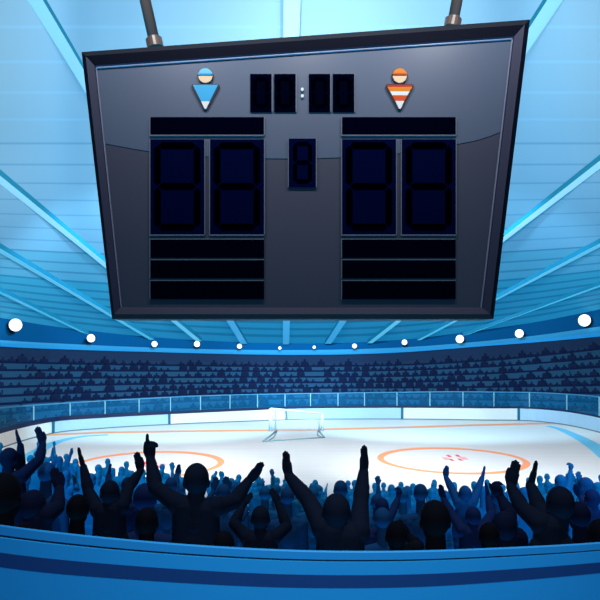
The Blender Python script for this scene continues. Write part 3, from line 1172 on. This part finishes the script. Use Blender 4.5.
spectator(560, 506, 27, 3.6, K1, 'large near-black person at right clapping both raised hands', left=((522, 508), (511, 487), (516.5, 461)), right=((540, 509), (530.5, 485), (537, 461.5)), shl=(541, 524), shr=(556, 528), neck=(556, 537), voxel=.006)
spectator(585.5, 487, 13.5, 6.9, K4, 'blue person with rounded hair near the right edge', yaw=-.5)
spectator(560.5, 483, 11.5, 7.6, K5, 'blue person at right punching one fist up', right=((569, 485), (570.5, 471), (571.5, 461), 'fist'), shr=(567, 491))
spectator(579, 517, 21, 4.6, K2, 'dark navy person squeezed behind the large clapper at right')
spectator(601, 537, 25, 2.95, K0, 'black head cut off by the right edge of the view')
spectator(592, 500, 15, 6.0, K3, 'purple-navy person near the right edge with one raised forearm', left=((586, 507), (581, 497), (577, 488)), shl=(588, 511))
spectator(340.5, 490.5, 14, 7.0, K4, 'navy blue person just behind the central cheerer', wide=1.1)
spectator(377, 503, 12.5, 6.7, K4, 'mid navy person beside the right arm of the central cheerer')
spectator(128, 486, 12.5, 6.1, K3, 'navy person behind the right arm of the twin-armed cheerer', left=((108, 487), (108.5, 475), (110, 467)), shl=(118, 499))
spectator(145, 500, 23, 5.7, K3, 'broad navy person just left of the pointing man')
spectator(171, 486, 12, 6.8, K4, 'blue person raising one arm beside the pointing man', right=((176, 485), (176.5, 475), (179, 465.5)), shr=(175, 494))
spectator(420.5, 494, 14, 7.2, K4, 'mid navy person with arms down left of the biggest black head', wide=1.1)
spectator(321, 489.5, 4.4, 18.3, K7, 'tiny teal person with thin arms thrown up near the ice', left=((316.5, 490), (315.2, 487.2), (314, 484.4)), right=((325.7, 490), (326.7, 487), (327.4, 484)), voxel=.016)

# ---- mid crowd: templates shared by copies
def template(kind, neck=.265, wide=1.0):
    # standing, about average height
    H = Vector((0, 0, 1.56))
    arms = []
    for q in (-1, 1):
        if kind == 'down' or (kind == 'one' and q == -1):
            arms.append(hanging(H, 1.0, q))
        elif kind in ('up', 'one'):
            arms.append((q, None, Vector((q * .28, .1, 1.44)), Vector((q * .27, .12, 1.69)), Vector((q * .25, .14, 1.86)), 'open'))
        elif kind == 'clap':
            arms.append((q, None, Vector((q * .27, .16, 1.3)), Vector((q * .1, .28, 1.52)), Vector((q * .045, .32, 1.69)), 'open'))
    return remesh(body(H, 1.0, 0.0, arms, fine=False, chest=(0, -.03, 1.56 - neck), wide=wide), .0115, 2)


TPL = {k: template(k) for k in ('down', 'up', 'one', 'clap')}
TPL_FAR = {k: template(k, .19, 1.06) for k in ('down', 'up', 'one', 'clap')}
for t in [*TPL.values(), *TPL_FAR.values()]:
    t.name = 'crowd_person'
    t.materials.append(K6)


def place(me, loc, rz, sc, col, label, group):
    o = bpy.data.objects.new('person', me)
    C.objects.link(o)
    o.location = loc
    o.rotation_euler = (0, 0, rz)
    o.scale = sc if isinstance(sc, tuple) else (sc, sc, sc)
    o.material_slots[0].link = 'OBJECT'
    o.material_slots[0].material = col
    tag(o, label, 'person', group)
    return o


rowcols = {6: K5, 7: K5, 8: K6, 9: K6, 10: K7, 11: K7, 12: K7}  # farther rows get bluer tones that stand in for haze
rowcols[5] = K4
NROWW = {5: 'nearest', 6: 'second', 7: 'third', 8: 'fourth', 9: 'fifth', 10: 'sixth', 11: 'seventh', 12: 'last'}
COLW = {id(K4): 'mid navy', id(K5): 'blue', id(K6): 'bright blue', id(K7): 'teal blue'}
ACTW = {'down': 'with arms down', 'up': 'with both arms up', 'one': 'raising one arm', 'clap': 'clapping'}
n_mid = 0
CROWD = []
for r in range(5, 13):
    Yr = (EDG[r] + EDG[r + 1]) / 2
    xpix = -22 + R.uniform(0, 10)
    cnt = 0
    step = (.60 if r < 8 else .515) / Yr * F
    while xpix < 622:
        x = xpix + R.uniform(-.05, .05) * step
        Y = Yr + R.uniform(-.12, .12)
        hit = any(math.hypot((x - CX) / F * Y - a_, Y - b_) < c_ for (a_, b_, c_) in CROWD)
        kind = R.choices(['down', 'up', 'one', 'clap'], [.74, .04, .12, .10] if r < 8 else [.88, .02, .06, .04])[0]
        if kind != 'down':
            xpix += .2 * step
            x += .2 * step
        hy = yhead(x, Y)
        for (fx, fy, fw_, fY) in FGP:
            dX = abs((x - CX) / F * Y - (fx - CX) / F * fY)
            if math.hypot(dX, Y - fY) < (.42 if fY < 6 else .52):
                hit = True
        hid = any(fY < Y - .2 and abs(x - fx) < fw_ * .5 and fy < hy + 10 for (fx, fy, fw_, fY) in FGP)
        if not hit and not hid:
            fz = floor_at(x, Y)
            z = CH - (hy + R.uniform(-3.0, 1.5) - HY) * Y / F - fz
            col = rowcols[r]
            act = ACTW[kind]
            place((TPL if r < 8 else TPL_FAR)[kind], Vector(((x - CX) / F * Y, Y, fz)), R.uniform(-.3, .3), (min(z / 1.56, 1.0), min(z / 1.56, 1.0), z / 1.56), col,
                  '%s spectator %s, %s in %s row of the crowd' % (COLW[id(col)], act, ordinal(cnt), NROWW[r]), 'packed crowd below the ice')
            cnt += 1
            n_mid += 1
            CROWD.append(((x - CX) / F * Y, Y, .51 if kind == 'down' else .6))
        xpix += step * (R.uniform(.97, 1.08) if kind == 'down' else 1.27)

# ---- far stands
def seated(kind):
    H = Vector((0, 0, 1.08))
    arms = []
    for q in (-1, 1):
        if kind == 'up':
            arms.append((q, None, Vector((q * .32, .05, .98)), Vector((q * .36, .08, 1.24)), Vector((q * .34, .1, 1.40)), 'open'))
        else:
            S = Vector((q * .18, -.03, .82))
            arms.append((q, None, S + Vector((q * .06, .02, -.27)), S + Vector((-q * .02, .25, -.26)), S + Vector((-q * .06, .38, -.26)), 'open'))
    me = remesh(body(H, 1.1, 0.0, arms, sitting=True, fine=False, chest=(0, -.02, .90)), .035, 2)
    me.transform(Matrix.Rotation(math.pi, 4, 'Z'))
    return me


SEAT = [seated('sit')]
SD = silhouette_tone('stand_navy', (21, 33, 66))
SG = silhouette_tone('stand_teal', (18, 66, 110))
for s_ in SEAT:
    s_.name = 'seated_spectator'
    s_.materials.append(SD)
cand = []
TAKEN, TAKEN2 = [], []
for k in range(NR):
    TAKEN2 = [t for t in TAKEN if t[0].xy.length < 64]
    x = -60 + R.uniform(0, 6)
    while x < 660:
        Y = SY(x, k) + .65
        sc = R.choice([.8, .9, 1.0, 1.1, 1.25])
        x += .31 * sc * 1.4 / Y * F
        here = SP(x, k, -.72, .72)
        if R.random() < .93 and not any((here - p).length < .385 * (sc + q) for p, q in TAKEN[-2:]) and not any((here.xy - p.xy).length < .85 * max(sc, q) for p, q in TAKEN2):
            TAKEN.append((here, sc))
            cand.append((Y / sc, k, x, sc, R.random()))
        x += (.31 * sc * 1.4 + R.choice([.015, .02, .02, .03, .05, .22])) / Y * F
inview = [c for c in cand if -3 < c[2] < 603]
n_ind = 296 - n_mid - len(FGP)
inview.sort()
ind = set(id(c) for c in inview[:n_ind])
ROWW = ['lowest', 'second lowest', 'third lowest', 'fourth lowest', 'fourth highest', 'third highest', 'second highest', 'top']
rest = MB()
cnts = {}
SV = [([v.co.copy() for v in me.vertices], [tuple(p.vertices) for p in me.polygons]) for me in SEAT]
for c in sorted(cand, key=lambda c: (c[1], c[2])):
    _, k, x, sc, rr = c
    base = SP(x, k, -.72, .72)
    # rests on the tread behind the front edge of its row
    rz = math.atan2(base.x, base.y) * -1 + (rr - .5) * .4
    ty = 0
    if id(c) in ind:
        side = 'left' if x < 300 else 'right'
        i = cnts.get((k, side), 0)
        cnts[(k, side)] = i + 1
        place(SEAT[ty], base, rz, (sc * 1.35, sc, sc), SD, 'tiny dark spectator, %s in %s row of far stands, %s half' % (ordinal(i), ROWW[k], side), 'spectators in the far stands')
    else:
        M4 = Matrix.Translation(base) @ Matrix.Rotation(rz, 4, 'Z') @ Matrix.Diagonal((sc * 1.35, sc, sc, 1))
        vs, fs = SV[ty]
        b = len(rest.v)
        rest.v.extend(M4 @ v for v in vs)
        rest.f.extend(tuple(b + i for i in f) for f in fs)
me = bpy.data.meshes.new('far_crowd')
me.from_pydata([tuple(v) for v in rest.v], [], rest.f)
me.materials.append(SD)
o = bpy.data.objects.new('far_crowd', me)
C.objects.link(o)
tag(o, 'rest of the tiny dark crowd seated in the middle of the far stands', 'crowd', kind='stuff')
print('people', len(FGP), n_mid, n_ind, len(inview), len(cand))
